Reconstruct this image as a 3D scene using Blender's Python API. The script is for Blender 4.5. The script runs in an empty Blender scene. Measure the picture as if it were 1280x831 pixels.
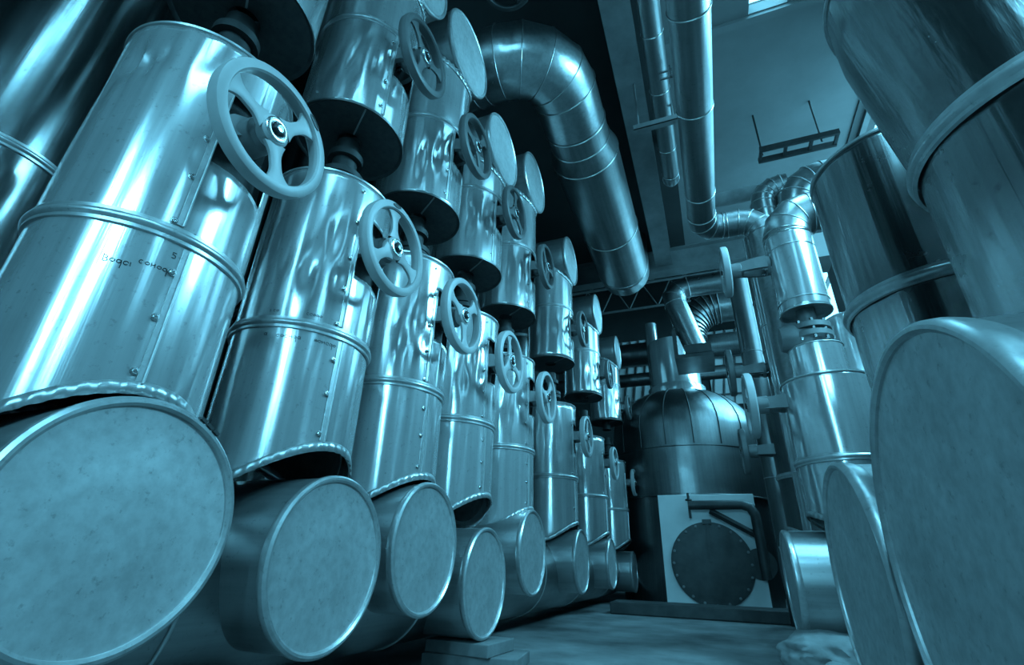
import bpy, bmesh, math, random
from mathutils import Vector, Matrix, noise
PI = math.pi
R_ = math.radians
sc = bpy.context.scene
COL = sc.collection
H = 0.41                     # eye height above the floor; heights below are written from eye level and lifted by H
BLUE = (0.19, 0.70, 1.0)    # the bluish cast of the daylight

# ------------------------------------------------------------------ materials
def newmat(name):
    m = bpy.data.materials.new(name); m.use_nodes = True
    nt = m.node_tree; b = nt.nodes['Principled BSDF']
    return m, nt, b
def coords(nt, scale, loc=(0, 0, 0)):
    tc = nt.nodes.new('ShaderNodeTexCoord'); mp = nt.nodes.new('ShaderNodeMapping')
    mp.inputs['Scale'].default_value = scale; mp.inputs['Location'].default_value = loc
    nt.links.new(tc.outputs['Object'], mp.inputs['Vector']); return mp
def noise_n(nt, vec, scale, detail=3, rough=0.5):
    n = nt.nodes.new('ShaderNodeTexNoise'); n.inputs['Scale'].default_value = scale
    n.inputs['Detail'].default_value = detail; n.inputs['Roughness'].default_value = rough
    nt.links.new(vec.outputs['Vector'], n.inputs['Vector']); return n
def ramp(nt, fac, a, b, p0=0.3, p1=0.7):
    r = nt.nodes.new('ShaderNodeValToRGB')
    r.color_ramp.elements[0].position = p0; r.color_ramp.elements[0].color = (a, a, a, 1) if not isinstance(a, tuple) else (*a, 1)
    r.color_ramp.elements[1].position = p1; r.color_ramp.elements[1].color = (b, b, b, 1) if not isinstance(b, tuple) else (*b, 1)
    nt.links.new(fac.outputs['Fac'], r.inputs['Fac']); return r
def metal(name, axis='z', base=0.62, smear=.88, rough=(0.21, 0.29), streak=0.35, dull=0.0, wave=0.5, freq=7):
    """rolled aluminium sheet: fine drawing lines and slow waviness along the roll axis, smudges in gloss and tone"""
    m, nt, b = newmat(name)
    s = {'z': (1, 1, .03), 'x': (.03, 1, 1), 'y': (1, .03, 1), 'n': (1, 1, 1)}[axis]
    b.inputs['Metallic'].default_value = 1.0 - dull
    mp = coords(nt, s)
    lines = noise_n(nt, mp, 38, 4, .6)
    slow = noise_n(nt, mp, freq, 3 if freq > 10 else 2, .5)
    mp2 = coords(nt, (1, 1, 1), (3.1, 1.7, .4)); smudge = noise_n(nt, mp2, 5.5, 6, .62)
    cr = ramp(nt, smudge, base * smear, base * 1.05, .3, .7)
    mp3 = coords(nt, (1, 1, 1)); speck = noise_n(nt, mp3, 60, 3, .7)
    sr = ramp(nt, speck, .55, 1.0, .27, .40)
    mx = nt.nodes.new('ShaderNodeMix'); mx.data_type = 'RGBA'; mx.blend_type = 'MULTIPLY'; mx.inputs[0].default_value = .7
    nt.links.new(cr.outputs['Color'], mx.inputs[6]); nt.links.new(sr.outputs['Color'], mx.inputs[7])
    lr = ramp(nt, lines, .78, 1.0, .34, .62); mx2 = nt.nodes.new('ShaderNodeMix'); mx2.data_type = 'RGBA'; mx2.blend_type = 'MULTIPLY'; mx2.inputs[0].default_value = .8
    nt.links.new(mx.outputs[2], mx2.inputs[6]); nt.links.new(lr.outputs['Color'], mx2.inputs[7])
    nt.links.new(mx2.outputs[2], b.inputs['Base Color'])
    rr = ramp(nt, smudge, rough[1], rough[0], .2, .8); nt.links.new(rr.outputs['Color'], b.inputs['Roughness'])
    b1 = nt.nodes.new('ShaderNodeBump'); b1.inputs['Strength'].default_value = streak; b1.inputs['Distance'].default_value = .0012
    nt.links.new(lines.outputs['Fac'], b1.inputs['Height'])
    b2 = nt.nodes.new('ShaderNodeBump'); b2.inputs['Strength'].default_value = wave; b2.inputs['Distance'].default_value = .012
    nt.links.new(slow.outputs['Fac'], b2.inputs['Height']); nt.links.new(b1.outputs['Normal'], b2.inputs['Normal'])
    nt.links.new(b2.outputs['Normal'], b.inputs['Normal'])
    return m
def rough_m(name, a, b_, rough=.8, scale=6, bump=.3, metallic=0.0, bscale=30):
    m, nt, b = newmat(name)
    mp = coords(nt, (1, 1, 1)); n = noise_n(nt, mp, scale, 6, .6); r = ramp(nt, n, a, b_, .3, .7)
    nt.links.new(r.outputs['Color'], b.inputs['Base Color'])
    b.inputs['Roughness'].default_value = rough; b.inputs['Metallic'].default_value = metallic
    n2 = noise_n(nt, mp, bscale, 4, .6); bp = nt.nodes.new('ShaderNodeBump')
    bp.inputs['Strength'].default_value = bump; bp.inputs['Distance'].default_value = .004
    nt.links.new(n2.outputs['Fac'], bp.inputs['Height']); nt.links.new(bp.outputs['Normal'], b.inputs['Normal'])
    return m
M = dict(
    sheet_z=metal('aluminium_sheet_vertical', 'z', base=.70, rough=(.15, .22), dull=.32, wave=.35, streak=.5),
    sheet_x=metal('aluminium_sheet_across', 'x', base=.50, rough=(.28, .40), dull=.15),
    under=metal('sooty_sheet', 'n', base=.15, rough=(.35, .5), dull=.1),  # jacket sheet darkened to paint shade onto the undersides
    sheet_y=metal('aluminium_sheet_lengthwise', 'y', base=.34, rough=(.30, .42)),
    gore=metal('aluminium_gores', 'n', base=.55, rough=(.24, .40), wave=.25),
    cap=metal('aluminium_cap', 'n', base=.68, smear=.74, rough=(.42, .56), streak=.15, dull=.25, wave=.10),
    bead=metal('aluminium_bead', 'n', base=.56, rough=(.30, .36), streak=.0, wave=.0, dull=.3),
    riser=metal('riser_sheet', 'z', base=.42, rough=(.18, .24), streak=.5),
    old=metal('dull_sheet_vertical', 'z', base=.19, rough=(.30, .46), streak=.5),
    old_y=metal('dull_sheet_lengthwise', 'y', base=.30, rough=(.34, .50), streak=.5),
    satin=metal('satin_sheet_vertical', 'z', base=.42, rough=(.22, .30), streak=.8, wave=.55, freq=14),
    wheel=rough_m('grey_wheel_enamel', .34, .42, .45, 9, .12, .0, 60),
    wheel_dark=rough_m('dark_grey_wheel_enamel', .10, .14, .45, 9, .12, .0, 60),  # the wheel enamel darkened, shade of the upper wheels put into the colour
    iron=rough_m('dark_cast_iron', .015, .04, .6, 12, .4, .3, 45),
    bright=rough_m('bare_steel', .55, .7, .25, 15, .1, 1.0, 60),
    steel=rough_m('painted_steel', .11, .19, .5, 5, .25, .1, 25),
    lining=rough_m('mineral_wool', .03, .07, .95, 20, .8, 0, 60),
    ink=rough_m('felt_pen_ink', .01, .02, .7, 20, 0),
    concrete=rough_m('stained_concrete', .07, .30, .55, 2.2, .5, 0, 14),
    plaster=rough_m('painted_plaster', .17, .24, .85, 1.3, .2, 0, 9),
    darkwall=rough_m('sooty_plaster', .02, .04, .9, 1.3, .3, 0, 9),  # near-black plaster, which also keeps bounce light low
    midwall=rough_m('grimy_plaster', .08, .13, .85, 1.3, .2, 0, 9),  # plaster coloured darker to lower the bounce light
    wood=rough_m('weathered_timber', .10, .20, .8, 8, .6, 0, 30),
    cloth=rough_m('grey_wrapping_cloth', .18, .34, .9, 7, .5, 0, 22),
    paint=rough_m('pale_panel_paint', .6, .72, .6, 3, .12, 0, 25),
    dark=rough_m('dark_steel_plate', .025, .055, .5, 7, .3, .3, 25),
)

# ------------------------------------------------------------------ object helpers
def obj(name, bm, mat, parent=None, loc=None, smooth=True, solid=0, bevel=0):
    me = bpy.data.meshes.new(name)
    bmesh.ops.recalc_face_normals(bm, faces=bm.faces)
    bm.to_mesh(me); bm.free()
    if smooth: me.shade_smooth()
    if smooth:
        try: me.set_sharp_from_angle(angle=R_(38))
        except Exception: pass
    me.materials.append(mat)
    o = bpy.data.objects.new(name, me); COL.objects.link(o)
    if parent: o.parent = parent
    if loc: o.location = loc
    if bevel:
        md = o.modifiers.new('bevel', 'BEVEL'); md.width = bevel; md.segments = 2; md.limit_method = 'ANGLE'
    if solid:
        md = o.modifiers.new('sheet', 'SOLIDIFY'); md.thickness = solid; md.offset = -1
    return o
def thing(name, label, cat, loc, group=None, rotz=0):
    o = bpy.data.objects.new(name, None); COL.objects.link(o)
    o.location = loc; o.rotation_euler = (0, 0, rotz); o.empty_display_size = .05
    o['label'] = label; o['category'] = cat
    if group: o['group'] = group
    return o
def tag(o, label, cat, group=None):
    o['label'] = label; o['category'] = cat
    if group: o['group'] = group
    return o
def struct(name, bm, mat, parent=None, **k):
    o = obj(name, bm, mat, parent, smooth=k.pop('smooth', False), **k)
    if not parent: o['kind'] = 'structure'
    return o
def box(bm, lo, hi, mtx=None):
    v = [bm.verts.new((x, y, z)) for x in (lo[0], hi[0]) for y in (lo[1], hi[1]) for z in (lo[2], hi[2])]
    for f in ((0, 1, 3, 2), (4, 6, 7, 5), (0, 4, 5, 1), (2, 3, 7, 6), (0, 2, 6, 4), (1, 5, 7, 3)):
        bm.faces.new([v[i] for i in f])
    if mtx: bmesh.ops.transform(bm, matrix=mtx, verts=v)
    return v
AX = {'z': Matrix(), 'x': Matrix.Rotation(PI / 2, 4, 'Y'), '-x': Matrix.Rotation(-PI / 2, 4, 'Y'), 'y': Matrix.Rotation(-PI / 2, 4, 'X'), '-y': Matrix.Rotation(PI / 2, 4, 'X')}
def lathe(bm, prof, axis='z', seg=64, at=(0, 0, 0), mtx=None):
    rings = []; new = []
    for r, z in prof:
        if r < 1e-6:
            v = bm.verts.new((0, 0, z)); rings.append([v]); new.append(v)
        else:
            rg = [bm.verts.new((r * math.cos(2 * PI * i / seg), r * math.sin(2 * PI * i / seg), z)) for i in range(seg)]
            rings.append(rg); new += rg
    for a, b in zip(rings, rings[1:]):
        for i in range(seg):
            j = (i + 1) % seg
            if len(a) == 1 and len(b) == 1: break
            if len(a) == 1: bm.faces.new((a[0], b[i], b[j]))
            elif len(b) == 1: bm.faces.new((a[i], a[j], b[0]))
            else: bm.faces.new((a[i], a[j], b[j], b[i]))
    m = Matrix.Translation(at) @ (mtx if mtx is not None else AX[axis])
    bmesh.ops.transform(bm, matrix=m, verts=new)
    return new
def torus_prof(R, r, z=0, n=10, sx=1.0):
    return [(R + r * math.cos(2 * PI * i / n), z + sx * r * math.sin(2 * PI * i / n)) for i in range(n + 1)]
def ring(bm, R, r, axis='z', at=(0, 0, 0), seg=64, sx=1.0, mtx=None):
    return lathe(bm, torus_prof(R, r, 0, 10, sx), axis, seg, at, mtx)
def tube(bm, pts, rad, seg=32, caps=True, lip=None):
    """a pipe along straight segments, mitred at the corners like sheet-metal gores"""
    pts = [Vector(p) for p in pts]; n = len(pts)
    d = [(pts[i + 1] - pts[i]).normalized() for i in range(n - 1)]
    up = Vector((0, 0, 1)) if abs(d[0].z) < .9 else Vector((0, 1, 0))
    u = d[0].cross(up).normalized(); v = d[0].cross(u).normalized()
    rs = []; cur = [pts[0] + (u * math.cos(a) + v * math.sin(a)) * rad for a in [2 * PI * k / seg for k in range(seg)]]
    frames = []
    for i in range(n):
        nn = d[0] if i == 0 else d[-1] if i == n - 1 else (d[i - 1] + d[i]).normalized()
        if i > 0:
            dd = d[i - 1]
            cur = [p + dd * ((pts[i] - p).dot(nn) / dd.dot(nn)) for p in cur]
        rs.append([bm.verts.new(p) for p in cur]); frames.append((pts[i], nn))
    for a, b in zip(rs, rs[1:]):
        for k in range(seg):
            bm.faces.new((a[k], a[(k + 1) % seg], b[(k + 1) % seg], b[k]))
    if caps:
        bm.faces.new(rs[0][::-1]); bm.faces.new(rs[-1])
    return frames
def bead_at(bm, p, nrm, R, r=.004, seg=40):
    q = Vector((0, 0, 1)).rotation_difference(Vector(nrm)).to_matrix().to_4x4()
    ring(bm, R, r, at=p, seg=seg, mtx=q)
def arc_pts(c, e1, e2, R, a0, a1, n):
    c, e1, e2 = Vector(c), Vector(e1), Vector(e2)
    return [c + e1 * R * math.cos(a0 + (a1 - a0) * i / n) + e2 * R * math.sin(a0 + (a1 - a0) * i / n) for i in range(n + 1)]
def rod(bm, a, b, r, seg=12):
    tube(bm, [a, b], r, seg)

# ------------------------------------------------------------------ shared shapes of the valve trains
def shell_r(th, z, r0, seed, dents, wob=.0028):
    p = Vector((math.cos(th) * 1.3, math.sin(th) * 1.3, z * .8)) * 2.2 + Vector((seed * 7.1, 0, 0))
    dr = wob * noise.noise(p)
    for (t0, z0, wt, wz, dep) in dents:
        dt = (th - t0 + PI) % (2 * PI) - PI
        g = math.exp(-(dt / wt) ** 2 - ((z - z0) / wz) ** 2)
        dr -= dep * g
    q = Vector((math.cos(th) * 5.5 + seed, math.sin(th) * 5.5, z * 2.1))
    if dents:
        zm = dents[0][1]; w = math.exp(-((z - zm) / .22) ** 2)
        dr -= .0045 * w * max(0, 1 - 3.5 * abs(noise.noise(q))) ** 2
    return r0 + dr
def jacket_shell(r0, zlo, zhi, seed=0, dents=(), hole=None, seg=112, rows=44):
    """zlo/zhi are functions of the angle; hole = (angle centre, half angle, z0, z1) is left open for the valve stem"""
    bm = bmesh.new(); g = []
    for i in range(seg):
        th = 2 * PI * i / seg; a, b = zlo(th), zhi(th); c = []
        for j in range(rows + 1):
            z = a + (b - a) * j / rows; r = shell_r(th, z, r0, seed, dents)
            c.append(bm.verts.new((r * math.cos(th), r * math.sin(th), z)))
        g.append(c)
    for i in range(seg):
        k = (i + 1) % seg; th = 2 * PI * (i + .5) / seg
        for j in range(rows):
            zm = (g[i][j].co.z + g[i][j + 1].co.z) / 2
            if hole:
                dt = (th - hole[0] + PI) % (2 * PI) - PI
                if abs(dt) < hole[1] and hole[2] < zm < hole[3]: continue
            bm.faces.new((g[i][j], g[k][j], g[k][j + 1], g[i][j + 1]))
    return bm
def saddle_rim(r0, zf, seg=150, up=True, h=.024, flare=.007):
    """the crimped, fluted lip where the jacket is cut round the branch"""
    bm = bmesh.new(); a = []; b = []; c = []
    for i in range(seg):
        th = 2 * PI * i / seg; z = zf(th); s = 1 if up else -1
        w = .0026 * (1 if (i // 2) % 2 else -1)
        for lst, rr, zz in ((a, r0 + .004, z + s * h), (b, r0 + .005 + w * .8, z + s * .012), (c, r0 + flare + w, z - s * .004)):
            lst.append(bm.verts.new((rr * math.cos(th), rr * math.sin(th), zz)))
    for p, q in ((a, b), (b, c)):
        for i in range(seg):
            k = (i + 1) % seg; bm.faces.new((p[i], p[k], q[k], q[i]))
    return bm
def collar(r0, z):
    bm = bmesh.new()
    lathe(bm, [(r0 + .000, z - .020), (r0 + .006, z - .018), (r0 + .006, z - .010), (r0 + .011, z - .005), (r0 + .012, z), (r0 + .011, z + .005),
               (r0 + .006, z + .010), (r0 + .006, z + .018), (r0 + .000, z + .019)], seg=96)
    return bm
def seam_strip(r0, th, z0, z1, seed, dents):
    bm = bmesh.new(); n = 26; L = []
    for j in range(n + 1):
        z = z0 + (z1 - z0) * j / n; r = shell_r(th, z, r0, seed, dents); row = []
        for dt, dr in ((-.060, .0008), (-.058, .0030), (-.006, .0034), (0, .0075), (.010, .0075), (.014, .0008)):
            row.append(bm.verts.new(((r + dr) * math.cos(th + dt), (r + dr) * math.sin(th + dt), z)))
        L.append(row)
    for p, q in zip(L, L[1:]):
        for i in range(5): bm.faces.new((p[i], p[i + 1], q[i + 1], q[i]))
    return bm
def screw(rr, th, z, big=1.0):
    bm = bmesh.new(); q = Matrix.Rotation(th, 4, 'Z') @ Matrix.Rotation(PI / 2, 4, 'Y')
    s = big
    lathe(bm, [(.0085 * s, 0), (.0085 * s, .0015), (.0055 * s, .0018), (.0055 * s, .005), (.004 * s, .0066), (.0022 * s, .0066), (.0018 * s, .0045), (0, .0045)],
          seg=14, at=(rr * math.cos(th), rr * math.sin(th), z), mtx=q)
    return bm
def handwheel_mesh(r=.17, spokes=3, rot=0.0, cut=.118):
    """cast wheel in the YZ plane facing +X: D-section rim, three broad spokes melting into rim and hub"""
    bm = bmesh.new()
    ri = r - .030
    prof = [(ri + .002, -.017), (ri + .006, -.024), (r - .010, -.026), (r - .002, -.019), (r, 0.0), (r - .002, .013), (r - .011, .0185), (ri + .004, .0175), (ri, .012), (ri + .002, -.017)]
    lathe(bm, prof, 'x', 72)
    lathe(bm, [(.014, -.03), (.034, -.03), (.040, -.014), (.042, .006), (.036, .012), (.014, .012)], 'x', 36)
    for s in range(spokes):
        a0 = rot + 2 * PI * s / spokes; n = 14; fr = []
        for i in range(n + 1):
            t = i / n; rr = .036 + (ri + .004 - .036) * t
            w = .0165 + .016 * max(0, (1 - t * 3.0)) ** 1.6 + .034 * max(0, (t - .55) / .45) ** 2.2
            h = .008
            sec = []
            for (ww, hh) in ((-w, -h * .5), (-w * .6, -h), (w * .6, -h), (w, -h * .5), (w, h * .6), (w * .6, h), (-w * .6, h), (-w, h * .6)):
                y = rr * math.cos(a0) - ww * math.sin(a0); z = rr * math.sin(a0) + ww * math.cos(a0)
                sec.append(bm.verts.new((hh, y, z)))
            fr.append(sec)
        for p, q in zip(fr, fr[1:]):
            for i in range(8): bm.faces.new((p[i], p[(i + 1) % 8], q[(i + 1) % 8], q[i]))
    return bm

def make_valve(name, label, loc, xw, wheel_r=.17, rot=.0, wheelmat='wheel', body=None, group=None, sgn=1, rr=.10, badge=False):
    """origin on the pipe axis at stem height; the wheel hub sits xw out along the stem; body = list of (r, z0, z1) flanges relative"""
    t = thing(name, label, 'valve', loc, group, 0 if sgn > 0 else PI)
    bm = bmesh.new()
    lathe(bm, [(0, .02), (.055, .02), (.072, .05), (.072, .09), (.058, .105), (.058, .13), (0, .13)], 'x', 28)
    if body:
        for (r, z0, z1) in body: lathe(bm, [(0, z0), (r, z0), (r, z1), (0, z1)], 'z', 36)
        lathe(bm, [(0, -.11), (.05, -.10), (.088, -.04), (.088, .04), (.05, .10), (0, .11)], 'z', 32)
    obj('valve_body', bm, M['iron'], t)
    bm = bmesh.new()      # bonnet yoke: base flange, two arms, nose
    lathe(bm, [(0, .13), (.062, .13), (.062, .150), (.022, .152), (.022, .16), (0, .16)], 'x', 28)
    for s in (-1, 1):
        L = [(.148, s * .052, .040), (.20, s * .052, .038), (.235, s * .046, .036), (xw - .055, s * .026, .030)]
        fr = []
        for x, y, w in L:
            fr.append([bm.verts.new((x, y + a, b)) for a, b in ((-.010, -w), (.010, -w), (.010, w), (-.010, w))])
        for p, q in zip(fr, fr[1:]):
            for i in range(4): bm.faces.new((p[i], p[(i + 1) % 4], q[(i + 1) % 4], q[i]))
        bm.faces.new(fr[0]); bm.faces.new(fr[-1][::-1])
    lathe(bm, [(0, xw - .105), (.036, xw - .105), (.050, xw - .090), (.046, xw - .034), (.034, xw - .022), (0, xw - .022)], 'x', 28)
    obj('yoke', bm, M['steel'], t)
    for k in range(4):
        bm = bmesh.new(); a = PI / 4 + k * PI / 2
        lathe(bm, [(0, .118), (.011, .118), (.011, .166), (.006, .168), (.006, .176), (0, .176)], 'x', 6, at=(0, .050 * math.cos(a), .050 * math.sin(a)))
        obj('flange_bolt', bm, M['bright'], t, smooth=False)
    bm = bmesh.new(); lathe(bm, [(0, .10), (.0115, .10), (.0115, xw + .020), (.009, xw + .026), (0, xw + .027)], 'x', 18)
    obj('stem', bm, M['bright'], t)
    w = obj('handwheel', handwheel_mesh(wheel_r, 3, rot), M[wheelmat], t, (xw, 0, 0))
    bm = bmesh.new(); ring(bm, .0265, .008, 'x', seg=36, sx=.6); o = obj('washer', bm, M['bright'], w, (.013, 0, 0))
    bm = bmesh.new(); lathe(bm, [(0, .006), (.0175, .006), (.0175, .022), (.014, .025), (0, .025)], 'x', 6); obj('hub_nut', bm, M['iron'], w, smooth=False)
    if badge:
        a = rot + .05; bm = bmesh.new()
        q = Matrix.Rotation(a, 4, 'X') @ Matrix.Translation((.0185, wheel_r - .0155, 0)) @ Matrix.Diagonal((1, .55, 1.9, 1))
        lathe(bm, [(.0125, 0), (.0125, .0016), (.0105, .0016), (.0105, .0004), (0, .0004)], 'x', 24, mtx=q @ AX['x'])
        obj('cast_badge', bm, M['dark'], w)
    return t

def make_stub(name, label, loc, r, x_face, x_back, sgn=1, group=None, clamp=False):
    """horizontal branch casing with its closed end cap; origin on the pipe axis"""
    t = thing(name, label, 'pipe', loc, group, 0 if sgn > 0 else PI); q = 1.7 if r > .28 else 1
    bm = bmesh.new(); n = 20
    prof = [(r, x_back + (x_face - .004 - x_back) * i / n) for i in range(n + 1)]
    lathe(bm, [(0, x_back)] + prof, 'x', 96); obj('casing', bm, M['sheet_x'], t)
    bm = bmesh.new()
    lathe(bm, [(0, x_face - .006), (r * .5, x_face - .0055), (r - .014, x_face - .007), (r - .010, x_face - .006)], 'x', 96); c = obj('end_cap', bm, M['cap'], t)
    bm = bmesh.new()
    lathe(bm, [(r - .012, x_face - .010), (r - .0115, x_face - .002), (r - .006, x_face + .003), (r + .000, x_face + .003), (r + .006, x_face - .003 * q), (r + .007, x_face - .012 * q),
               (r + .004, x_face - .022 * q), (r + .000, x_face - .028 * q)], 'x', 96)
    obj('rolled_rim', bm, M['bead'], t)
    bm = bmesh.new(); th = .0016          # lap seam running back along the casing
    box(bm, (x_back + .02, -.016, r - .001), (x_face - .03, .016, r + th)); obj('lap_seam', bm, M['bead'], t, smooth=False)
    if clamp:
        bm = bmesh.new(); a = R_(62)
        for k in range(3): box(bm, (x_face - .022, (r + .004), -.008 + .02 * (k - 1)), (x_face + .004, r + .011, .007 + .02 * (k - 1)), Matrix.Rotation(a, 4, 'X'))
        obj('clamp_lock', bm, M['iron'], t, smooth=False)
    return t

ORD = ['nearest', 'second', 'third', 'fourth', 'fifth', 'sixth', 'seventh', 'eighth']
def nth(k): return 'nearest the camera' if k == 0 else ORD[k] + ' from camera'
XA, RJ = -1.25, .219
BAY = [.62, 1.17, 1.715, 2.29, 2.95, 4.08, 5.35, 6.75]
CAPY = [.627, 1.20, 1.714, 2.262, 2.911, 4.08, 5.30, 6.72]
CAPZ = [.045, -.015, .040, -.085, .055, .02, .01, -.07]
random.seed(4)
ROT = [R_(50), R_(103), R_(42), R_(-15), R_(50), R_(80), R_(20), R_(0)]
SEAM = R_(-16)
extra = ['felt-pen writing below its collar', 'faintly written on by its collar',
         'with a crease beside its handwheel', 'open dark arch at its foot', 'tight at its foot',
         'with its top rim in clear view', 'half hidden under its handwheel', 'standing beside the boiler']
def ink_stroke(bm, th0, z0, pts, s, r0, seed, dents):
    P = []
    for (u, v) in pts:
        th = th0 + u * s / r0; z = z0 + v * s; r = shell_r(th, z, r0, seed, dents) + .0006
        P.append((r * math.cos(th), r * math.sin(th), z))
    for a, b in zip(P, P[1:]):
        if (Vector(a) - Vector(b)).length > 1e-5: rod(bm, a, b, .0008, 5)
def loop(cx, cy, rx, ry, a0=0, a1=2 * PI, n=9):
    return [(cx + rx * math.cos(a0 + (a1 - a0) * i / n), cy + ry * math.sin(a0 + (a1 - a0) * i / n)) for i in range(n + 1)]
GL = {   # pen strokes as the photo shows them (the writing runs flipped over)
    'B': [[(0, .55), (.05, -.35)], loop(.15, .25, .22, .18, PI * .6, -PI * .5) + loop(.2, -.15, .28, .22, PI * .5, -PI * .6)],
    'o': [loop(.25, 0, .24, .2)], 'q': [loop(.22, 0, .22, .22), [(.45, .2), (.5, -.1), (.5, -.85)]],
    'e': [loop(.25, 0, .25, .25, .2, PI * 1.8)], 'a': [loop(.22, 0, .22, .22), [(.44, .25), (.5, -.28)]],
    'm': [[(0, -.2), (.1, .25), (.2, -.2), (.35, .25), (.45, -.2), (.6, .2)]], 'c': [loop(.25, 0, .2, .25, .8, PI * 1.7)],
    'n': [[(0, .25), (.05, -.25)], [(0, 0), (.4, .05)], [(.4, .25), (.45, -.25)]], '5': [[(.45, .4), (.05, .4), (.08, .05)] + loop(.2, -.12, .25, .22, PI * .6, -PI * .7)],
    'i': [[(0, .25), (.06, -.25)]], '-': [[(0, 0), (.5, .03)]]}
def write(bm, text, th, z, s, r0, seed, dents, drop=0.0):
    u = 0
    for ch in text:
        if ch == ' ': u += .6; continue
        for st in GL[ch]: ink_stroke(bm, th, z, [(a + u, b + drop * u) for a, b in st], s, r0, seed, dents)
        u += .66

for k in range(8):
    Y = BAY[k]; lowres = k >= 5
    seg, rows = (112, 56) if not lowres else (72, 24)
    # ---- lower jacket
    t = thing('valve_jacket', 'lower left aluminium jacket, %s, %s' % (nth(k), extra[k]), 'pipe jacket', (XA, Y, H + .2), 'lower jackets of the left row')
    cy, cz = CAPY[k] - Y, CAPZ[k] - .2
    zc = .03 - .2
    lo = lambda th: zc + math.sqrt(max(.0001, .252 ** 2 - (RJ * math.sin(th)) ** 2)) - (.0 if math.cos(th) > 0 else .0)
    hi = lambda th: 1.05
    rnd = random.Random(k * 13 + 5)
    if k == 0: dents = [(R_(-82), .92, .09, .06, .022), (R_(-69), .90, .05, .045, .013), (R_(-60), .93, .05, .03, .007)]
    else: dents = [(R_(-34 - 22 * rnd.random()), .72 + .1 * rnd.random(), .10, .09, .010), (R_(-26), .60 + .1 * rnd.random(), .07, .035, .010), (R_(-52), .62, .07, .05, .006)]
    
    # stem opening: local z of stem is .985-.2
    obj('shell', jacket_shell(RJ, lo, hi, k, dents, (R_(8), R_(23), .665, .905), seg, rows), M['sheet_z'], t, solid=.0015)
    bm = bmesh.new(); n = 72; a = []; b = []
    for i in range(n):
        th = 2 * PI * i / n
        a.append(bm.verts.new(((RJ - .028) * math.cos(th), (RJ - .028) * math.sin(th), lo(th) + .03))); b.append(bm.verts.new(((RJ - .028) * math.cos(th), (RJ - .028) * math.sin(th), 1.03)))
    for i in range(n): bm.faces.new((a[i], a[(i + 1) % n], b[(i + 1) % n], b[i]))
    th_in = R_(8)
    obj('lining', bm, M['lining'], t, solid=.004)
    obj('crimped_rim', saddle_rim(RJ, lo, 200 if not lowres else 120), M['bead'], t, solid=.0012)
    obj('collar', collar(RJ, .44), M['bead'], t)
    bm = bmesh.new(); lathe(bm, [(0, 1.046), (RJ - .004, 1.046), (RJ + .004, 1.050), (RJ + .005, 1.056), (RJ, 1.060), (0, 1.060)], seg=80); obj('top_plate', bm, M['bead'], t)
    obj('seam', seam_strip(RJ, SEAM, .465, .90, k, dents), M['bead'], t)
    obj('seam', seam_strip(RJ, SEAM + R_(8 if k == 0 else 3), .10, .415, k, dents), M['bead'], t)
    for j, z in enumerate((.12, .24, .35, .47, .60, .72, .87, 1.01) if not lowres else (.2, .47, .87)):
        obj('screw', screw(RJ + .0015, (SEAM - R_(5) if z > .45 else SEAM + R_(8 if k == 0 else 3) - R_(5)), z, 1.0), M['bright'], t)
    WORDS = {0: [('Boqei', -44, .337, .0175), ('conoqe', -29, .350, .0165), ('5', -16, .390, .018), ('eoqa', -10, .458, .018)],
             1: [('a', -74, .398, .018), ('coenqa', -64, .394, .018), ('moneqo', -36, .396, .018), ('ico', -74, .477, .015), ('ceoqo', -46, .478, .015)]}
    for wd, az, zw, sz in WORDS.get(k, ()):
        bm = bmesh.new(); write(bm, wd, R_(az), zw, sz, RJ, k, dents); obj('felt_pen_writing', bm, M['ink'], t, smooth=False)
    # ---- its valve
    make_valve('gate_valve', 'gate valve with grey three-spoke handwheel on the lower left jackets, %s' % nth(k), (XA, Y, H + .985), XA * -1 - .93,
               .172, ROT[k], 'wheel', [(.05, .25, .60), (.09, .36, .385), (.09, .392, .417), (.07, .50, .53)], 'lower handwheel valves', badge=k < 3)
    # ---- foot branch with cap
    make_stub('capped_branch_pipe', 'capped pipe at the left row foot, %s%s' % (nth(k), ', resting on timber blocks' if k == 3 else ''), (XA, CAPY[k], H + CAPZ[k]),
              .222, .25, -.42, 1, 'capped foot branches of the left row', clamp=k in (0,))
    # ---- upper jacket
    zu = [1.6, 1.6, 1.6, 1.6, 1.62, 1.68, 1.74, 1.80][k]
    uz = [2.75, 2.77, 2.79, 2.56, 2.84, 2.78, 2.80, 2.85][k]
    t = thing('valve_jacket', 'upper aluminium valve jacket hanging above the left row, %s' % nth(k), 'pipe jacket', (XA, Y, H + zu), 'upper jackets of the left row')
    top = uz - zu; hi2 = lambda th: top - math.sqrt(.258 ** 2 - (RJ * math.sin(th)) ** 2); lo2 = lambda th: 0.0
    dents = [(R_(-30 - 12 * rnd.random()), .28, .08, .10, .013), (R_(-60), .2 + .1 * rnd.random(), .10, .09, .007), (R_(-20), .36, .06, .05, .010)]
    zs = 2.0 - zu
    obj('shell', jacket_shell(RJ, lo2, hi2, k + 20, dents, (R_(8), R_(22), zs - .12, zs + .12), seg, rows), M['sheet_z'], t, solid=.0015)
    obj('crimped_rim', saddle_rim(RJ, hi2, 200 if not lowres else 120, up=False, h=.03), M['bead'], t, solid=.0012)
    obj('collar', collar(RJ - .005, .52), M['bead'], t)
    bm = bmesh.new()
    lathe(bm, [(.05, .006), (RJ - .008, .004), (RJ - .001, -.003), (RJ + .005, -.004), (RJ + .006, .004), (RJ + .002, .010)], seg=80); bp = obj('bottom_plate', bm, M['under'], t)
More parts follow.
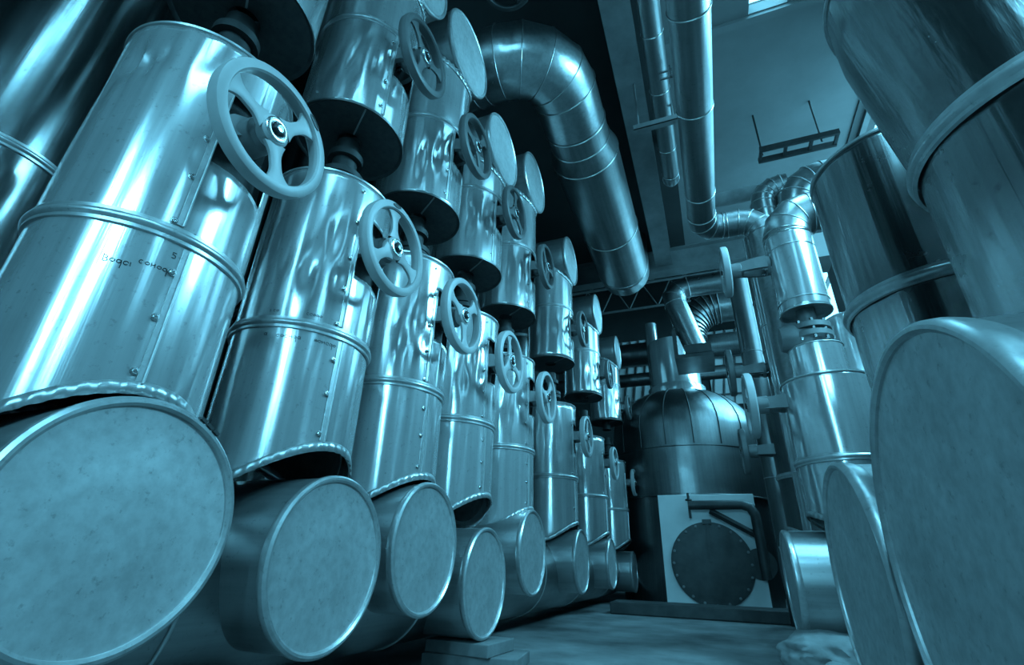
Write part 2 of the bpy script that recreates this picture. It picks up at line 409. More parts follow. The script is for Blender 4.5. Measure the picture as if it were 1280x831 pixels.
    bm = bmesh.new(); box(bm, (.06, -.003, -.003), (RJ - .006, .003, .007), Matrix.Rotation(R_(-35), 4, 'Z')); obj('plate_seam', bm, M['bead'], bp, smooth=False)
    obj('seam', seam_strip(RJ, SEAM, .02, .50, k + 20, dents), M['bead'], t)
    for z in (.06, .2, .45): obj('screw', screw(RJ + .0015, SEAM - R_(5), z), M['bright'], t)
    # ---- upper valve
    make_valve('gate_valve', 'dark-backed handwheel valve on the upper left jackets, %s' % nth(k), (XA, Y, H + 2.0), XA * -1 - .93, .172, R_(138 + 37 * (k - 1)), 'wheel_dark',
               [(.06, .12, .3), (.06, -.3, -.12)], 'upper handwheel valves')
    if k: make_stub('capped_branch_pipe', 'capped branch pipe at the top of the left row, %s' % nth(k), (XA, Y, H + uz), .245, .225, -.5, 1, 'capped top branches of the left row')

# collector pipe lying behind the foot branches
t = thing('collector_pipe', 'long dull collector pipe lying along the floor under the left row of branches', 'pipe', (-1.42, 0, H - .07))
bm = bmesh.new(); lathe(bm, [(0, -1.0)] + [(.275, -1.0 + 7.95 * i / 40) for i in range(41)] + [(0, 6.95)], 'y', 80); obj('casing', bm, M['sheet_y'], t)
for y in (-.3, .9, 2.0, 2.6, 3.6, 4.7, 6.0):
    bm = bmesh.new(); ring(bm, .277, .005, 'y', at=(0, y, 0), seg=80); obj('band', bm, M['bead'], t)
# back row of tall pipes
for i, Y in enumerate([.50, 1.15, 1.75, 2.4, 3.1, 4.2, 5.4]):
    t = thing('riser_pipe', 'tall aluminium-clad riser pipe behind the left row, %s' % nth(i), 'pipe', (-2.08, Y, 0), 'risers behind the left row')
    bm = bmesh.new(); lathe(bm, [(.215, .02 + 4.25 * j / 30) for j in range(31)], seg=80); obj('casing', bm, M['riser'], t)
    for z in (H + 1.12, H + 2.6): obj('collar', collar(.215, z), M['bead'], t)

# timber blocks under the fourth branch
for i, (x, y, z, rz, L) in enumerate([(-1.06, 2.33, .0, 8, .34), (-1.09, 2.32, .0465, -4, .25)]):
    bm = bmesh.new(); box(bm, (-L * .62, -.13, 0), (L * .62, .13, .046 if i == 0 else .048))
    o = obj('timber_block', bm, M['wood'], None, (x, y, z), smooth=False, bevel=.004); o.rotation_euler = (0, 0, R_(rz))
    tag(o, ['lower weathered timber block on the floor under the fourth branch pipe', 'upper timber block of the pair, touching the fourth branch pipe'][i], 'block', 'timber blocks')
# ------------------------------------------------------------------ right row
RX = .65
def right_jacket(name, label, Y, r0, ztop, rtop, zring, seed, mat='satin', zarch=.27, shift=(0, 0)):
    t = thing(name, label, 'pipe jacket', (RX, Y, H), 'lower jackets of the right row')
    seg, rows = 112, 50; zc = zarch - .30
    bm = bmesh.new(); g = []
    for i in range(seg):
        th = 2 * PI * i / seg; a = zc + math.sqrt(.30 ** 2 - (r0 * math.sin(th)) ** 2); c = []
        for j in range(rows + 1):
            z = a + (ztop - a) * j / rows; r = shell_r(th, z, r0, seed, (), .003)
            f = max(0, (z - zring) / (ztop - zring)) ; r += (rtop - r0) * min(1, f * 1.3)
            c.append(bm.verts.new((r * math.cos(th) + shift[0] * f, r * math.sin(th) + shift[1] * f, z)))
        g.append(c)
    for i in range(seg):
        for j in range(rows): bm.faces.new((g[i][j], g[(i + 1) % seg][j], g[(i + 1) % seg][j + 1], g[i][j + 1]))
    obj('shell', bm, M[mat], t, solid=.0015)
    obj('crimped_rim', saddle_rim(r0, lambda th: zc + math.sqrt(.30 ** 2 - (r0 * math.sin(th)) ** 2), 200), M['bead'], t, solid=.0012)
    obj('collar', collar(r0 + .004, zring), M['bead'], t)
    bm = bmesh.new(); lathe(bm, [(0, ztop - .003), (rtop - .004, ztop - .003), (rtop + .005, ztop - .001), (rtop + .005, ztop + .007), (rtop - .004, ztop + .008), (0, ztop + .008)], seg=96, at=(shift[0], shift[1], 0))
    obj('top_plate', bm, M['bead'], t)
    return t
right_jacket('valve_jacket', 'large satin jacket at the right picture edge with a flared upper casing', .885, .215, 1.15, .255, .683, 31, 'satin', .30, (-.01, -.01))
right_jacket('valve_jacket', 'satin jacket behind the flared one in the right row, round top rim in view', 1.50, .213, 1.135, .213, .665, 32, 'satin', .29)
tA = right_jacket('valve_jacket', 'bright stepped jacket in the right row with a narrow neck, under the hanging cylinder', 2.97, .213, .925, .213, .50, 33, 'sheet_z', .25)
bm = bmesh.new(); lathe(bm, [(.134, .93 + .2 * i / 10) for i in range(11)] + [(.128, 1.136), (.05, 1.136)], seg=80); obj('neck', bm, M['sheet_z'], tA)
bm = bmesh.new(); ring(bm, .134, .004, at=(0, 0, 1.13), seg=80); obj('neck_bead', bm, M['bead'], tA)
make_stub('capped_branch_pipe', 'huge capped branch pipe filling the lower right corner', (RX, .885, H + .01), .325, .35, -.40, -1, 'capped foot branches of the right row')
make_stub('capped_branch_pipe', 'capped branch pipe of the right row, second from the camera, partly behind the huge cap', (RX, 1.56, H - .03), .285, .345, -.40, -1, 'capped foot branches of the right row')
make_stub('capped_branch_pipe', 'shiny capped branch pipe of the right row above the wrapped bundle, its cap seen edge-on', (RX, 2.97, H - .055), .232, .35, -.40, -1, 'capped foot branches of the right row')
t = thing('capped_branch_pipe', 'small dark branch pipe low behind the shiny right branch', 'pipe', (RX, 4.08, H + .0), 'capped foot branches of the right row', PI)
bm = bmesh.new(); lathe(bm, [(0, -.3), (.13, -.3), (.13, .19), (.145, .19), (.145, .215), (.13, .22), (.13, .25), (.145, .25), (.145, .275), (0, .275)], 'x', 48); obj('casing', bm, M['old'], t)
# hanging cylinder with elbow
t = thing('hanging_pipe_jacket', 'brilliant hanging pipe jacket with a gored elbow bending right at its top', 'pipe jacket', (RX, 2.97, H + 1.36))
obj('shell', jacket_shell(.133, lambda a: 0, lambda a: .52, 40, (), None, 90, 30), M['sheet_z'], t, solid=.0015)
bm = bmesh.new(); lathe(bm, [(.05, .02), (.124, .018), (.130, -.002), (.138, -.004), (.139, .005), (.134, .008)], seg=72); obj('bottom_plate', bm, M['sheet_x'], t)
ap = [Vector((0, 0, .515))] + arc_pts((.15, 0, .54), (-1, 0, 0), (0, 0, 1), .15, 0, PI / 2, 3) + [Vector((.7, 0, .69))]
bm = bmesh.new(); fr = tube(bm, ap, .133, 48); obj('elbow', bm, M['gore'], t)
for p, n_ in fr[:-1]:
    bm = bmesh.new(); bead_at(bm, p, n_, .134, .0035, 56); obj('elbow_bead', bm, M['gore'], t)
for k, zz_ in enumerate([.06, .42]):
    bm = bmesh.new(); ring(bm, .134, .003, at=(0, 0, zz_), seg=72); obj('bead', bm, M['bead'], t)
# flanged joint between neck and hanging cylinder
t = thing('flanged_joint', 'bolted flange joint between the bright neck and the hanging cylinder', 'valve', (RX, 2.97, H + 1.14))
bm = bmesh.new(); lathe(bm, [(0, -.01), (.05, -.01), (.05, .05), (.105, .05), (.105, .08), (.04, .08), (.04, .10), (.105, .10), (.105, .13), (.05, .13), (.05, .245), (0, .245)], seg=40); obj('flanges', bm, M['steel'], t)
bm = bmesh.new(); lathe(bm, [(0, -.15), (.07, -.14), (.095, -.08), (.095, 0), (.06, .06), (0, .07)], 'x', 36, at=(-.02, .02, .08)); obj('bonnet', bm, M['steel'], t)
for k in range(8):
    a = 2 * PI * k / 8; bm = bmesh.new(); lathe(bm, [(0, .03), (.011, .03), (.011, .15), (0, .15)], seg=6, at=(.088 * math.cos(a), .088 * math.sin(a), 0)); obj('bolt', bm, M['bright'], t, smooth=False)
for lab, Y, z, rr, rt in [('handwheel valve seen edge-on beside the bright stepped jacket on the right', 2.97, .835, .185, .3),
                          ('handwheel valve seen edge-on beside the hanging cylinder on the right', 2.97, 1.72, .165, 1.1),
                          ('dark handwheel valve high on the farther right riser', 4.08, 1.43, .19, .2),
                          ('dark handwheel valve low on the farther right riser', 4.08, .80, .17, .9)]:
    make_valve('gate_valve', lab, (RX, Y, H + z), .385, rr, rt, 'wheel' if Y < 4 else 'steel', None, 'handwheel valves of the right row', -1)
# risers behind: farther right column and down pipes
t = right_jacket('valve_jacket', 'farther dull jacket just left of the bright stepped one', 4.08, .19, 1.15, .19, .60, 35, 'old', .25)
t['label'] = 'farther dull jacket just left of the bright stepped one'
for lab, x, y, r, z0, z1, mt in [('dull riser pipe standing above the farther right jacket', .65, 4.08, .12, 1.16, 2.35, 'old'),
                                 ('slim bright riser pipe left of the hanging cylinder', .575, 3.62, .085, -.41, 2.36, 'sheet_z'),
                                 ('slim dark riser pipe farther back on the right', .56, 5.1, .10, -.41, 2.9, 'old'),
                                 ('round-topped clad riser right of the bright neck', 1.12, 4.0, .15, -.41, 1.72, 'sheet_z')]:
    t = thing('riser_pipe', lab, 'pipe', (x, y, H + z0))
    bm = bmesh.new(); L = z1 - z0
    prof = [(r, L * i / 20) for i in range(21)]
    if 'round-topped' in lab: prof += [(r * math.cos(a), L + .06 * math.sin(a)) for a in (.4, .8, 1.2)] + [(0, L + .06)]
    lathe(bm, prof, seg=56); obj('casing', bm, M[mt], t)
    for zz_ in [L * .35, L * .72]:
        bm = bmesh.new(); ring(bm, r, .004, at=(0, 0, zz_), seg=56); obj('band', bm, M['bead'], t)
# wrapped bundle on the floor
def bundle(name, label, loc, sx, sy, sz, seed):
    bm = bmesh.new(); bmesh.ops.create_icosphere(bm, subdivisions=5, radius=1)
    for v in bm.verts:
        n1 = noise.noise(v.co * 2.1 + Vector((seed, 0, 0))); n2 = noise.noise(v.co * 6 + Vector((0, seed, 0)))
        crease = -abs(noise.noise(Vector((v.co.x * 3.4, v.co.y * 1.0, v.co.z * 1.8)) + Vector((seed, seed, 0))))
        f = 1 + .14 * n1 + .05 * n2 + .13 * crease
        v.co = Vector((v.co.x * sx, v.co.y * sy, v.co.z * sz)) * f
        if v.co.z < -sz * .8: v.co.z = -sz * .8
    o = obj(name, bm, M['cloth'], None, (loc[0], loc[1], loc[2] + sz * .8)); tag(o, label, 'bundle'); return o
bundle('wrapped_bundle', 'creased grey cloth bundle on the floor under the shiny right branch', (.385, 2.80, 0), .21, .17, .098, 2)
bundle('wrapped_bundle', 'smaller creased cloth roll in front of the grey bundle, at the bottom edge', (.37, 2.42, 0), .13, .12, .06, 7)

# ------------------------------------------------------------------ boiler
BX, BY, BR = -.30, 7.60, 1.0
t = thing('boiler', 'big round clad boiler with a gored dome at the end of the aisle', 'boiler', (BX, BY, 0))
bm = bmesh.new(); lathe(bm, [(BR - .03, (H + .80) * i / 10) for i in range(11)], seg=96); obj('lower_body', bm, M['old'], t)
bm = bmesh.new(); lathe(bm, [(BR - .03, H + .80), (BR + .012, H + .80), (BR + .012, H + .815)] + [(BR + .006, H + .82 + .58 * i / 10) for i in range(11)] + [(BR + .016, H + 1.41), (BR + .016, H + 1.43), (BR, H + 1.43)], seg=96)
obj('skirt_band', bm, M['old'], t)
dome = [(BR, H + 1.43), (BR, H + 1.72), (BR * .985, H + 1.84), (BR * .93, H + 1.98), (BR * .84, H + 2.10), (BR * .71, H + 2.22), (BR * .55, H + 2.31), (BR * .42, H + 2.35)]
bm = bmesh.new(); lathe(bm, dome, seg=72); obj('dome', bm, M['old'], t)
for k in range(18):
    a = 2 * PI * (k) / 18
    if not (PI < a < 2 * PI): continue
    bm = bmesh.new(); tube(bm, [((r + .003) * math.cos(a), (r + .003) * math.sin(a), z) for r, z in dome], .007, 8); obj('dome_seam', bm, M['dark'], t)
bm = bmesh.new(); lathe(bm, [(.42, H + 2.33), (.42, H + 2.46), (.405, H + 2.48), (.37, H + 2.48)], seg=64); obj('neck_band', bm, M['sheet_z'], t)
bm = bmesh.new(); lathe(bm, [(.37, H + 2.46), (.37, H + 3.22), (.30, H + 3.25), (0, H + 3.25)], seg=64); obj('neck', bm, M['sheet_z'], t)
# square front with manhole
bm = bmesh.new(); box(bm, (-.33, -1.10, .0), (.74, -.60, H + .79)); fp = obj('front_panel', bm, M['paint'], t, smooth=False, bevel=.006)
bm = bmesh.new(); lathe(bm, [(0, -.055), (.40, -.045), (.445, -.04), (.445, -.005), (.40, 0), (0, 0)], 'y', 64); mh = obj('manhole_cover', bm, M['dark'], t, (.20, -1.10, H + .04)); mh.scale = (.99, 1, .99)
for k in range(20):
    a = 2 * PI * k / 20; bm = bmesh.new(); lathe(bm, [(0, -.062), (.016, -.060), (.016, -.03), (0, -.03)], 'y', 6, at=(.415 * math.cos(a), 0, .415 * math.sin(a))); obj('cover_bolt', bm, M['steel'], mh, smooth=False)
bm = bmesh.new(); box(bm, (-.02, -.075, .02), (.02, -.05, .46)); box(bm, (-.05, -.09, .42), (.05, -.04, .47)); obj('cover_hinge', bm, M['dark'], mh, smooth=False)
bm = bmesh.new(); tube(bm, [(.02, -1.20, H + .66), (.60, -1.20, H + .66), (.68, -1.20, H + .63), (.72, -1.20, H + .55), (.73, -1.20, H + .1), (.73, -1.20, H - .1)], .052, 20); obj('davit_arm', bm, M['dark'], t)
bm = bmesh.new(); tube(bm, [(.25, -1.19, H + .60), (.70, -1.19, H + .34)], .035, 4); obj('davit_brace', bm, M['dark'], t, smooth=False)
bm = bmesh.new(); rod(bm, (.03, -1.19, H + .52), (.03, -1.19, H + .80), .014, 10); ring(bm, .03, .01, 'z', at=(.03, -1.19, H + .72), seg=20); obj('davit_screw', bm, M['dark'], t)
bm = bmesh.new(); lathe(bm, [(0, 0), (.16, 0), (.16, .07), (0, .07)], 'y', 40, at=(.70, -1.12, H + .05)); obj('side_flange', bm, M['dark'], t)
# plinth
bm = bmesh.new(); box(bm, (-1.02, 5.15, 0), (1.25, 5.55, .10)); o = obj('kerb', bm, M['dark'], None, smooth=False, bevel=.01); tag(o, 'low dark kerb across the end of the aisle in front of the boiler', 'kerb')
# ribbed elbow on boiler neck
t = thing('ribbed_duct', 'ribbed duct elbow rising from the boiler neck and bending right', 'duct', (-.02, BY, H + 3.26))
ap = [Vector((0, 0, 0)), Vector((.0, 0, .03))] + arc_pts((.50, 0, .03), (-1, 0, 0), (0, 0, 1), .5, 0, PI / 2, 9)[1:] + [Vector((1.2, 0, .53)), Vector((1.9, 0, .53))]
bm = bmesh.new(); fr = tube(bm, ap, .25, 40); obj('casing', bm, M['gore'], t)
for p, n_ in fr[1:-1]:
    bm = bmesh.new(); bead_at(bm, p, n_, .262, .012, 40); obj('rib', bm, M['dark'], t)
t = thing('riser_pipe', 'bright riser pipe just left of the boiler neck', 'pipe', (-.62, BY + .35, H + 2.3))
bm = bmesh.new(); lathe(bm, [(.10, 0), (.10, 1.5), (0, 1.5)], seg=40); obj('casing', bm, M['sheet_z'], t)
# pipe with mitred elbow in front of the neck
t = thing('mitred_pipe', 'clad pipe running left from the riser and turning down towards the boiler neck', 'pipe', (0, 6.72, H)); K = 1.344
pp = [(.78, 0, 2.79), (.05, 0, 2.79), (-.05, 0, 2.76), (-.11, 0, 2.69), (-.10, 0, 2.60), (.07, 0, 1.95)]
pp = [(a * K, b, c * K) for a, b, c in pp]; bm = bmesh.new(); fr = tube(bm, pp, .155, 36); obj('casing', bm, M['gore'], t)
for p, n_ in fr[1:-1]:
    bm = bmesh.new(); bead_at(bm, p, n_, .158, .004, 36); obj('bead', bm, M['bead'], t)
t = thing('pipe_clamp', 'black clamp frame around the foot of the mitred pipe on the boiler neck', 'clamp', (.07, 6.72, H + 1.93 * 1.344))
bm = bmesh.new(); box(bm, (-.30, -.18, -.02), (.20, .50, .03)); box(bm, (-.16, -.19, .03), (.18, -.165, .16)); box(bm, (-.30, -.18, .03), (-.25, .18, .42)); obj('frame', bm, M['dark'], t, smooth=False)
# ------------------------------------------------------------------ overhead pipes
def run(name, label, pts, r, mat, beads=(), seg=48, bead_all=False, cat='pipe'):
    p0 = Vector(pts[0]); t = thing(name, label, cat, (p0.x, p0.y, p0.z + H))
    L = [Vector(p) - p0 for p in pts]; bm = bmesh.new(); fr = tube(bm, L, r, seg); obj('casing', bm, M[mat], t)
    if bead_all:
        for p, n_ in fr[1:-1]:
            bm = bmesh.new(); bead_at(bm, p, n_, r * 1.015, .004, seg); obj('band', bm, M['gore'], t)
    for (i, f) in beads:
        a, b = L[i], L[i + 1]; bm = bmesh.new(); bead_at(bm, a.lerp(b, f), (b - a).normalized(), r + .001, .004, seg); obj('band', bm, M['gore'], t)
    return t
EZ, EX = 3.30, -.66
ep = [(-1.84, 2.17, EZ), (-1.25, 2.17, EZ), (-1.02, 2.17, EZ)] + [tuple(p) for p in arc_pts((-1.02, 2.53, EZ), (0, -1, 0), (1, 0, 0), .36, 0, PI / 2, 4)][1:]
ep = ep + [(EX, 2.85, EZ)]
run('large_elbow_pipe', 'fat gored elbow pipe under the ceiling turning down the aisle', ep, .25, 'gore', [(1, .4)], 56, True)
t = thing('large_duct_pipe', 'fat straight clad pipe under the ceiling running away towards the boiler', 'pipe', (EX, 2.85, EZ + H))
bm = bmesh.new(); lathe(bm, [(.25, 0), (.25, .22), (.295, .34)] + [(.295, .34 + 2.0 * i / 20) for i in range(1, 21)], 'y', 64); obj('casing', bm, M['old_y'], t)
bm = bmesh.new(); fr = tube(bm, [(0, 2.34, 0), (0, 2.46, .01), (0, 2.60, .10), (0, 2.66, .28), (0, 2.66, .60)], .292, 56); obj('end_elbow', bm, M['gore'], t)
for y in (.02, .20, .36, 1.5, 2.32):
    bm = bmesh.new(); ring(bm, .252 if y < .3 else .297, .006, 'y', at=(0, y, 0), seg=64); obj('band', bm, M['gore'], t)
cz_ = 2.40
run('ceiling_pipe', 'long clad pipe overhead right of the beam, its far end elbowed right',
    [(.198, -1.0, cz_), (.198, 3.22, cz_), (.205, 3.32, cz_), (.26, 3.40, cz_), (.34, 3.42, cz_), (.46, 3.42, cz_), (.53, 3.42, cz_ - .02), (.585, 3.42, cz_ - .07), (.605, 3.42, cz_ - .14), (.605, 3.42, -.40)], .099, 'old_y',
    [(0, .62), (0, .76), (0, .94), (4, .3), (8, .1), (8, .5)], 56, True)
run('ceiling_pipe', 'thinner clad pipe high beside the beam, ending in a short upturned elbow', [(.03, -1.0, 3.3), (.03, 3.72, 3.3), (.03, 3.84, 3.34), (.03, 3.88, 3.45), (.03, 3.88, 3.9)], .072, 'old_y', [(0, .70), (0, .80), (0, .93)], 40, True)
run('lagged_pipe', 'knobbly lagged pipe crossing under the ceiling into the duct elbow', [(.30, 4.2, 3.25), (.95, 4.2, 3.25)], .07, 'cloth')
t = thing('ventilation_duct', 'clad duct with a banded elbow under the tray at the right', 'duct', (1.0, 4.1, H + 2.3))
bm = bmesh.new(); box(bm, (-.13, -.14, 0), (.17, .14, .56)); obj('box_section', bm, M['paint'], t, smooth=False)
ap = [Vector((.02, 0, .56))] + arc_pts((.28, 0, .62), (-1, 0, 0), (0, 0, 1), .26, 0, PI / 2, 4) + [Vector((.6, 0, .88))]
bm = bmesh.new(); fr = tube(bm, ap, .15, 36); obj('elbow', bm, M['gore'], t)
for p, n_ in fr[:-1]: bm = bmesh.new(); bead_at(bm, p, n_, .153, .005, 36); obj('band', bm, M['bead'], t)
ap = [Vector((-.22, 0, .25)), Vector((-.22, 0, .62))] + arc_pts((-.05, 0, .72), (-1, 0, 0), (0, 0, 1), .17, 0, PI / 2, 4) + [Vector((.0, 0, .89))]
bm = bmesh.new(); fr = tube(bm, ap, .10, 32); obj('side_elbow', bm, M['gore'], t)
for p, n_ in fr[:-1]: bm = bmesh.new(); bead_at(bm, p, n_, .102, .005, 32); obj('band', bm, M['bead'], t)
t = thing('cable_tray', 'dark cable tray frame hung under the ceiling above the duct', 'tray', (.80, 3.80, H + 3.38))
bm = bmesh.new()
for y in (0, .14): box(bm, (0, y, 0), (.62, y + .025, .05))
for x in (0, .20, .40, .595): box(bm, (x, .025, .005), (x + .025, .14, .03))
obj('frame', bm, M['dark'], t, smooth=False)
for x in (.03, .5):
    bm = bmesh.new(); rod(bm, (x, .08, .02), (x, .08, .52), .008, 8); obj('hanger_rod', bm, M['dark'], t)
# hanging bracket
t = thing('pipe_bracket', 'steel angle bracket hanging across the beam below the thin ceiling pipe', 'bracket', (-.20, 2.90, H + 3.08))
bm = bmesh.new(); box(bm, (0, 0, 0), (.335, .006, .05)); box(bm, (0, 0, 0), (.335, .05, .006)); obj('angle_bar', bm, M['steel'], t, smooth=False)
bm = bmesh.new(); rod(bm, (.04, .03, 0), (.04, .03, .56), .008, 8); rod(bm, (.30, .03, 0), (.30, .03, .6), .008, 8); obj('hanger_rod', bm, M['steel'], t)
t = thing('pipe_hanger', 'small bright double-bar hanger beside the thin ceiling pipe', 'hanger', (.04, 2.55, H + 3.12))
bm = bmesh.new(); box(bm, (0, 0, .0), (.10, .015, .012)); box(bm, (0, 0, .07), (.10, .015, .082)); box(bm, (.07, 0, .0), (.08, .015, .12)); obj('bars', bm, M['bright'], t, smooth=False)
# third-tier dark handwheels near the ceiling
for lab, x, y, z in [('dark handwheel seen from below at the top edge over the fat elbow pipe', -.75, 1.60, 3.15)]:
    t = thing('overhead_valve', lab, 'valve', (x, y, H + z), 'overhead valves')
    w = obj('handwheel', handwheel_mesh(.16, 3, .4), M['iron'], t); w.rotation_euler = (0, R_(90), 0)
    bm = bmesh.new(); rod(bm, (0, 0, 0), (0, 0, .45), .014, 12); lathe(bm, [(0, .10), (.05, .10), (.06, .2), (.05, .3), (0, .3)], seg=20); obj('stem', bm, M['iron'], t)

# ------------------------------------------------------------------ cross pipes far away, seen left of the boiler neck
for i, (z, r, y) in enumerate([(3.5, .21, 8.5), (3.05, .12, 8.6)]):
    t = thing('cross_pipe', ['thick dull pipe crossing the far end above the boiler', 'thin clad pipe crossing the far end below the thick one'][i], 'pipe', (-2.6, y, H + z))
    bm = bmesh.new(); lathe(bm, [(0, 0), (r, 0), (r, 1.9), (r + .04, 1.9), (r + .04, 1.93), (r, 1.93), (r, 4.25), (0, 4.25)], 'x', 40); obj('casing', bm, M['old'], t)

# ------------------------------------------------------------------ the room
ZC = H + 3.9; XL, XR, YB, YF = -2.75, 1.72, -3.2, 9.6
bm = bmesh.new(); box(bm, (XL - .2, YB - .2, -.12), (XR + .2, YF + .2, 0)); struct('floor', bm, M['concrete'])
bm = bmesh.new(); box(bm, (XL - .2, YB - .2, 0), (XL, YF + .2, 6.2)); struct('wall_left', bm, M['darkwall'])
def wall_with(bm, axis, c, thick, lo, hi, z1, holes):
    """wall in blocks round rectangular openings; holes = (a0, a1, z0, z1) sorted"""
    def b(a0, a1, z0, z1_):
        if a1 - a0 < 1e-4 or z1_ - z0 < 1e-4: return
        if axis == 'x': box(bm, (c, a0, z0), (c + thick, a1, z1_))
        else: box(bm, (a0, c, z0), (a1, c + thick, z1_))
    cur = lo
    for (a0, a1, z0, zt) in holes:
        b(cur, a0, 0, z1); b(a0, a1, 0, z0); b(a0, a1, zt, z1); cur = a1
    b(cur, hi, 0, z1)
RW = [(-.8, -.45, H + 1.6, H + 3.5), (1.85, 2.65, H + 1.9, H + 3.5), (3.4, 5.8, H + 2.2, H + 3.88), (6.3, 8.6, H + 2.4, H + 4.6)]
bm = bmesh.new(); wall_with(bm, 'x', XR, .2, YB - .2, YF + .2, 6.2, RW); struct('wall_right', bm, M['midwall'])
BW = [(-.62, -.40, H + .9, H + 3.2), (.62, .92, H + .9, H + 3.2)]  # unseen windows, narrowed and placed to draw streaks on the metal
bm = bmesh.new(); wall_with(bm, 'y', YB - .2, .2, XL, XR, 6.2, BW); struct('wall_back', bm, M['darkwall'])  # coloured dark so the metal reflects darkness between the streaks
FW = []
bm = bmesh.new(); wall_with(bm, 'y', YF, .2, XL, XR, 6.2, FW); struct('wall_front', bm, M['darkwall'])
PN = [(-1.75, -.70, H + 2.75, H + 4.25), (.25, 1.35, H + 2.75, H + 4.25)]  # added pale panels, their colour stands for the lit patch of the wall
for i, (a0, a1, z0, z1) in enumerate(PN):
    bm = bmesh.new(); box(bm, (a0, YF - .03, z0), (a1, YF - .002, z1)); o = obj('wall_panel', bm, M['paint'], None, smooth=False); tag(o, ['pale wall panel at the far end left of the boiler neck', 'pale wall panel at the far end right of the boiler neck'][i], 'panel')
    bm = bmesh.new()
    for j in range(7):
        x = a0 + (a1 - a0) * j / 6; rod(bm, (x, YF - .05, z0), (min(a1, x + .22), YF - .05, z1), .016, 6)
    for j in range(4): z = z0 + (z1 - z0) * (j + .5) / 4; rod(bm, (a0, YF - .06, z), (a1, YF - .06, z), .02, 6)
    obj('lattice_bracing', bm, M['steel'], o)
SK = [(.75, 1.02, 1.0, 2.84), (.10, 1.0, -2.2, -.4)]  # first opening shows; second is unseen, added as fill behind the camera
bm = bmesh.new()
YX = 5.9
box(bm, (.10, YB, ZC), (XR, -2.2, ZC + .12)); box(bm, (1.0, -2.2, ZC), (XR, -.4, ZC + .12)); box(bm, (.10, -.4, ZC), (XR, 1.0, ZC + .12))
box(bm, (.10, 1.0, ZC), (.75, 2.84, ZC + .12)); box(bm, (1.02, 1.0, ZC), (XR, 2.84, ZC + .12)); box(bm, (.10, 2.84, ZC), (XR, YX, ZC + .12))
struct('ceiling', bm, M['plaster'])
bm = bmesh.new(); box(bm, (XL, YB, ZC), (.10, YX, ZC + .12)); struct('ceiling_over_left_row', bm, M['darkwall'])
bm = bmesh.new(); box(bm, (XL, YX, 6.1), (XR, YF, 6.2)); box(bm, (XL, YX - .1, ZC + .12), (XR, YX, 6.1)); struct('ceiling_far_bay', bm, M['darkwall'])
bm = bmesh.new(); box(bm, (.10, 2.85, ZC - .035), (XR, 2.91, ZC)); struct('trim_1', bm, M['plaster'])
n = 0
def window(axis, c, hole, bars=1):
    global n; n += 1
    a0, a1, z0, z1 = hole; bm = bmesh.new(); w = .035
    def b(p, q, r, s):
        if axis == 'x': box(bm, (c, p, r), (c + .05, q, s))
        else: box(bm, (p, c, r), (q, c + .05, s))
    b(a0, a1, z0, z0 + w); b(a0, a1, z1 - w, z1); b(a0, a0 + w, z0 + w, z1 - w); b(a1 - w, a1, z0 + w, z1 - w)
    for k in range(1, bars + 1):
        m = a0 + (a1 - a0) * k / (bars + 1); b(m - w / 2, m + w / 2, z0 + w, z1 - w)
    zm = (z0 + z1) / 2; b(a0 + w, a1 - w, zm - w / 3, zm + w / 3)
    struct('window_%d' % n, bm, M['steel'])
for h in RW: window('x', XR + .07, h)
for h in BW: window('y', YB - .12, h, 0)
for h in FW: window('y', YF + .07, h, 3)
# steel beams
def ibeam(name, label, lo, hi, along, fl=.012):
    bm = bmesh.new(); (x0, y0, z0), (x1, y1, z1) = lo, hi
    box(bm, lo, (x1, y1, z0 + fl)); box(bm, (x0, y0, z1 - fl), hi)
    if along == 'y': box(bm, ((x0 + x1) / 2 - .01, y0, z0 + fl), ((x0 + x1) / 2 + .01, y1, z1 - fl))
    else: box(bm, (x0, (y0 + y1) / 2 - .01, z0 + fl), (x1, (y0 + y1) / 2 + .01, z1 - fl))
    o = obj(name, bm, M['steel'], None, smooth=False); tag(o, label, 'beam'); return o
ibeam('steel_beam', 'long painted steel beam under the ceiling running down the aisle', (-.30, -3.1, H + 3.62), (-.09, 5.82, ZC - .001), 'y')
ibeam('steel_beam', 'cross beam under the end of the lower ceiling', (XL + .01, 5.84, H + 3.55), (XR - .01, 6.0, ZC - .001), 'x')
# roof trusses in the far bay
for k in range(3):
    t = thing('roof_truss', 'light steel roof truss in the far bay, %s' % nth(k), 'truss', (0, 6.9 + k * .95, H + 4.6), 'roof trusses of the far bay')
    bm = bmesh.new()
    rod(bm, (-2.7, 0, 0), (1.7, 0, .0), .025, 8); rod(bm, (-2.7, 0, .55), (1.7, 0, .55), .025, 8)
    for i in range(8):
        x = -2.7 + .55 * i; rod(bm, (x, 0, 0), (x + .275, 0, .55), .014, 6); rod(bm, (x + .275, 0, .55), (x + .55, 0, 0), .014, 6)
    obj('lattice', bm, M['steel'], t)

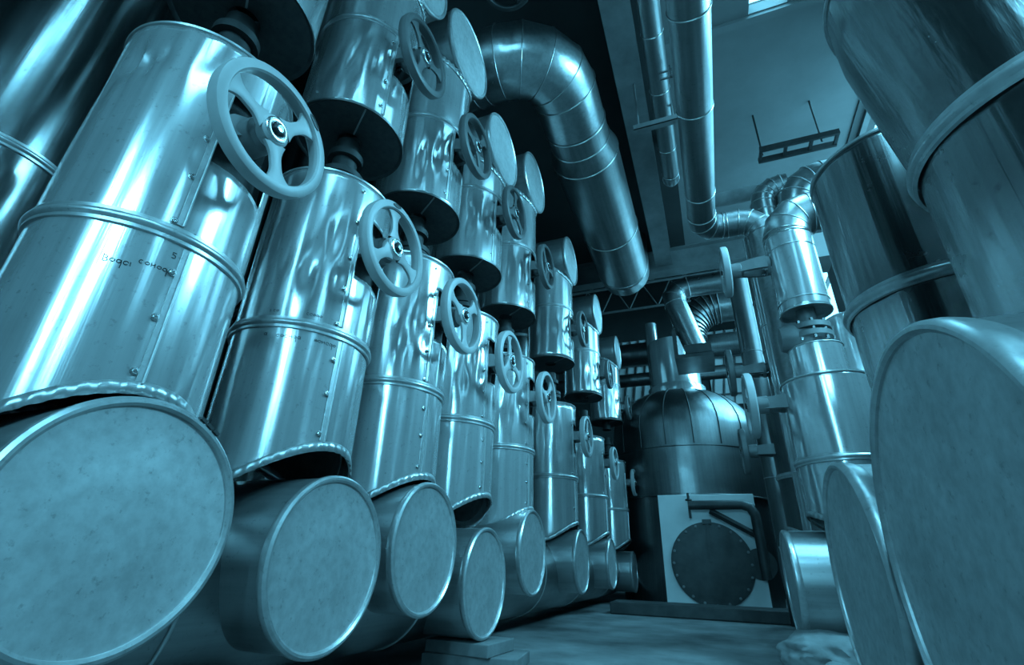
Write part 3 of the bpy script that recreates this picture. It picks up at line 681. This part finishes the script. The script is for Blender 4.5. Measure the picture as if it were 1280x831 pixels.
# ------------------------------------------------------------------ light
def area(name, loc, direction, sx, sy, power, col=BLUE):
    l = bpy.data.lights.new(name, 'AREA'); l.shape = 'RECTANGLE'; l.size = sx; l.size_y = sy; l.energy = power; l.color = col; l.spread = R_(125)
    o = bpy.data.objects.new(name, l); COL.objects.link(o); o.location = loc
    o.rotation_euler = Vector(direction).to_track_quat('-Z', 'Z').to_euler(); return o
PW = 23.5
for h, f in zip(RW, (1.9, 5.2, .3, 1.4)):
    a0, a1, z0, z1 = h; A = (a1 - a0) * (z1 - z0)
    area('window_daylight', (XR + .16, (a0 + a1) / 2, (z0 + z1) / 2), (-1, 0, -.62), a1 - a0, z1 - z0, PW * A * f)
for h in BW:
    a0, a1, z0, z1 = h; area('window_daylight', ((a0 + a1) / 2, YB - .16, (z0 + z1) / 2), (0, 1, -.45), a1 - a0, z1 - z0, PW * (a1 - a0) * (z1 - z0) * 4.6)
for h in FW:
    a0, a1, z0, z1 = h; area('window_daylight', ((a0 + a1) / 2, YF + .16, (z0 + z1) / 2), (0, -1, -.0001), a1 - a0, z1 - z0, PW * (a1 - a0) * (z1 - z0) * .25)
for (x0, x1, y0, y1) in SK:
    o = area('skylight_daylight', ((x0 + x1) / 2, (y0 + y1) / 2, ZC + .1), (0, 0, -1), x1 - x0, y1 - y0, PW * (x1 - x0) * (y1 - y0) * 1.6); o.rotation_euler = (0, 0, 0)
w = bpy.data.worlds.new('sky'); sc.world = w; w.use_nodes = True
bg = w.node_tree.nodes['Background']; bg.inputs['Color'].default_value = (*BLUE, 1); bg.inputs['Strength'].default_value = 4.5

# ------------------------------------------------------------------ camera
cam = bpy.data.cameras.new('camera'); co = bpy.data.objects.new('camera', cam); COL.objects.link(co); sc.camera = co
f, P, D, V = 609.0, (640, 415.5), (903, 710), (680, -880)
d = Vector((D[0] - P[0], D[1] - P[1], f)).normalized(); v = Vector((V[0] - P[0], V[1] - P[1], f)); v = (v - v.dot(d) * d).normalized(); x = d.cross(v)
rows = (x, d, v)                         # image-frame vectors of the world axes
right = Vector([r[0] for r in rows]); down = Vector([r[1] for r in rows]); fwd = Vector([r[2] for r in rows])
m = Matrix((right, -down, -fwd)).transposed().to_4x4(); m.translation = (0, 0, H); co.matrix_world = m
cam.sensor_width = 36; cam.lens = 36 * f / 1280; cam.clip_start = .02
vs = sc.view_settings; vs.view_transform = 'Standard'; vs.look = 'None'; vs.exposure = 0.0; vs.gamma = 1.0; vs.use_curve_mapping = False
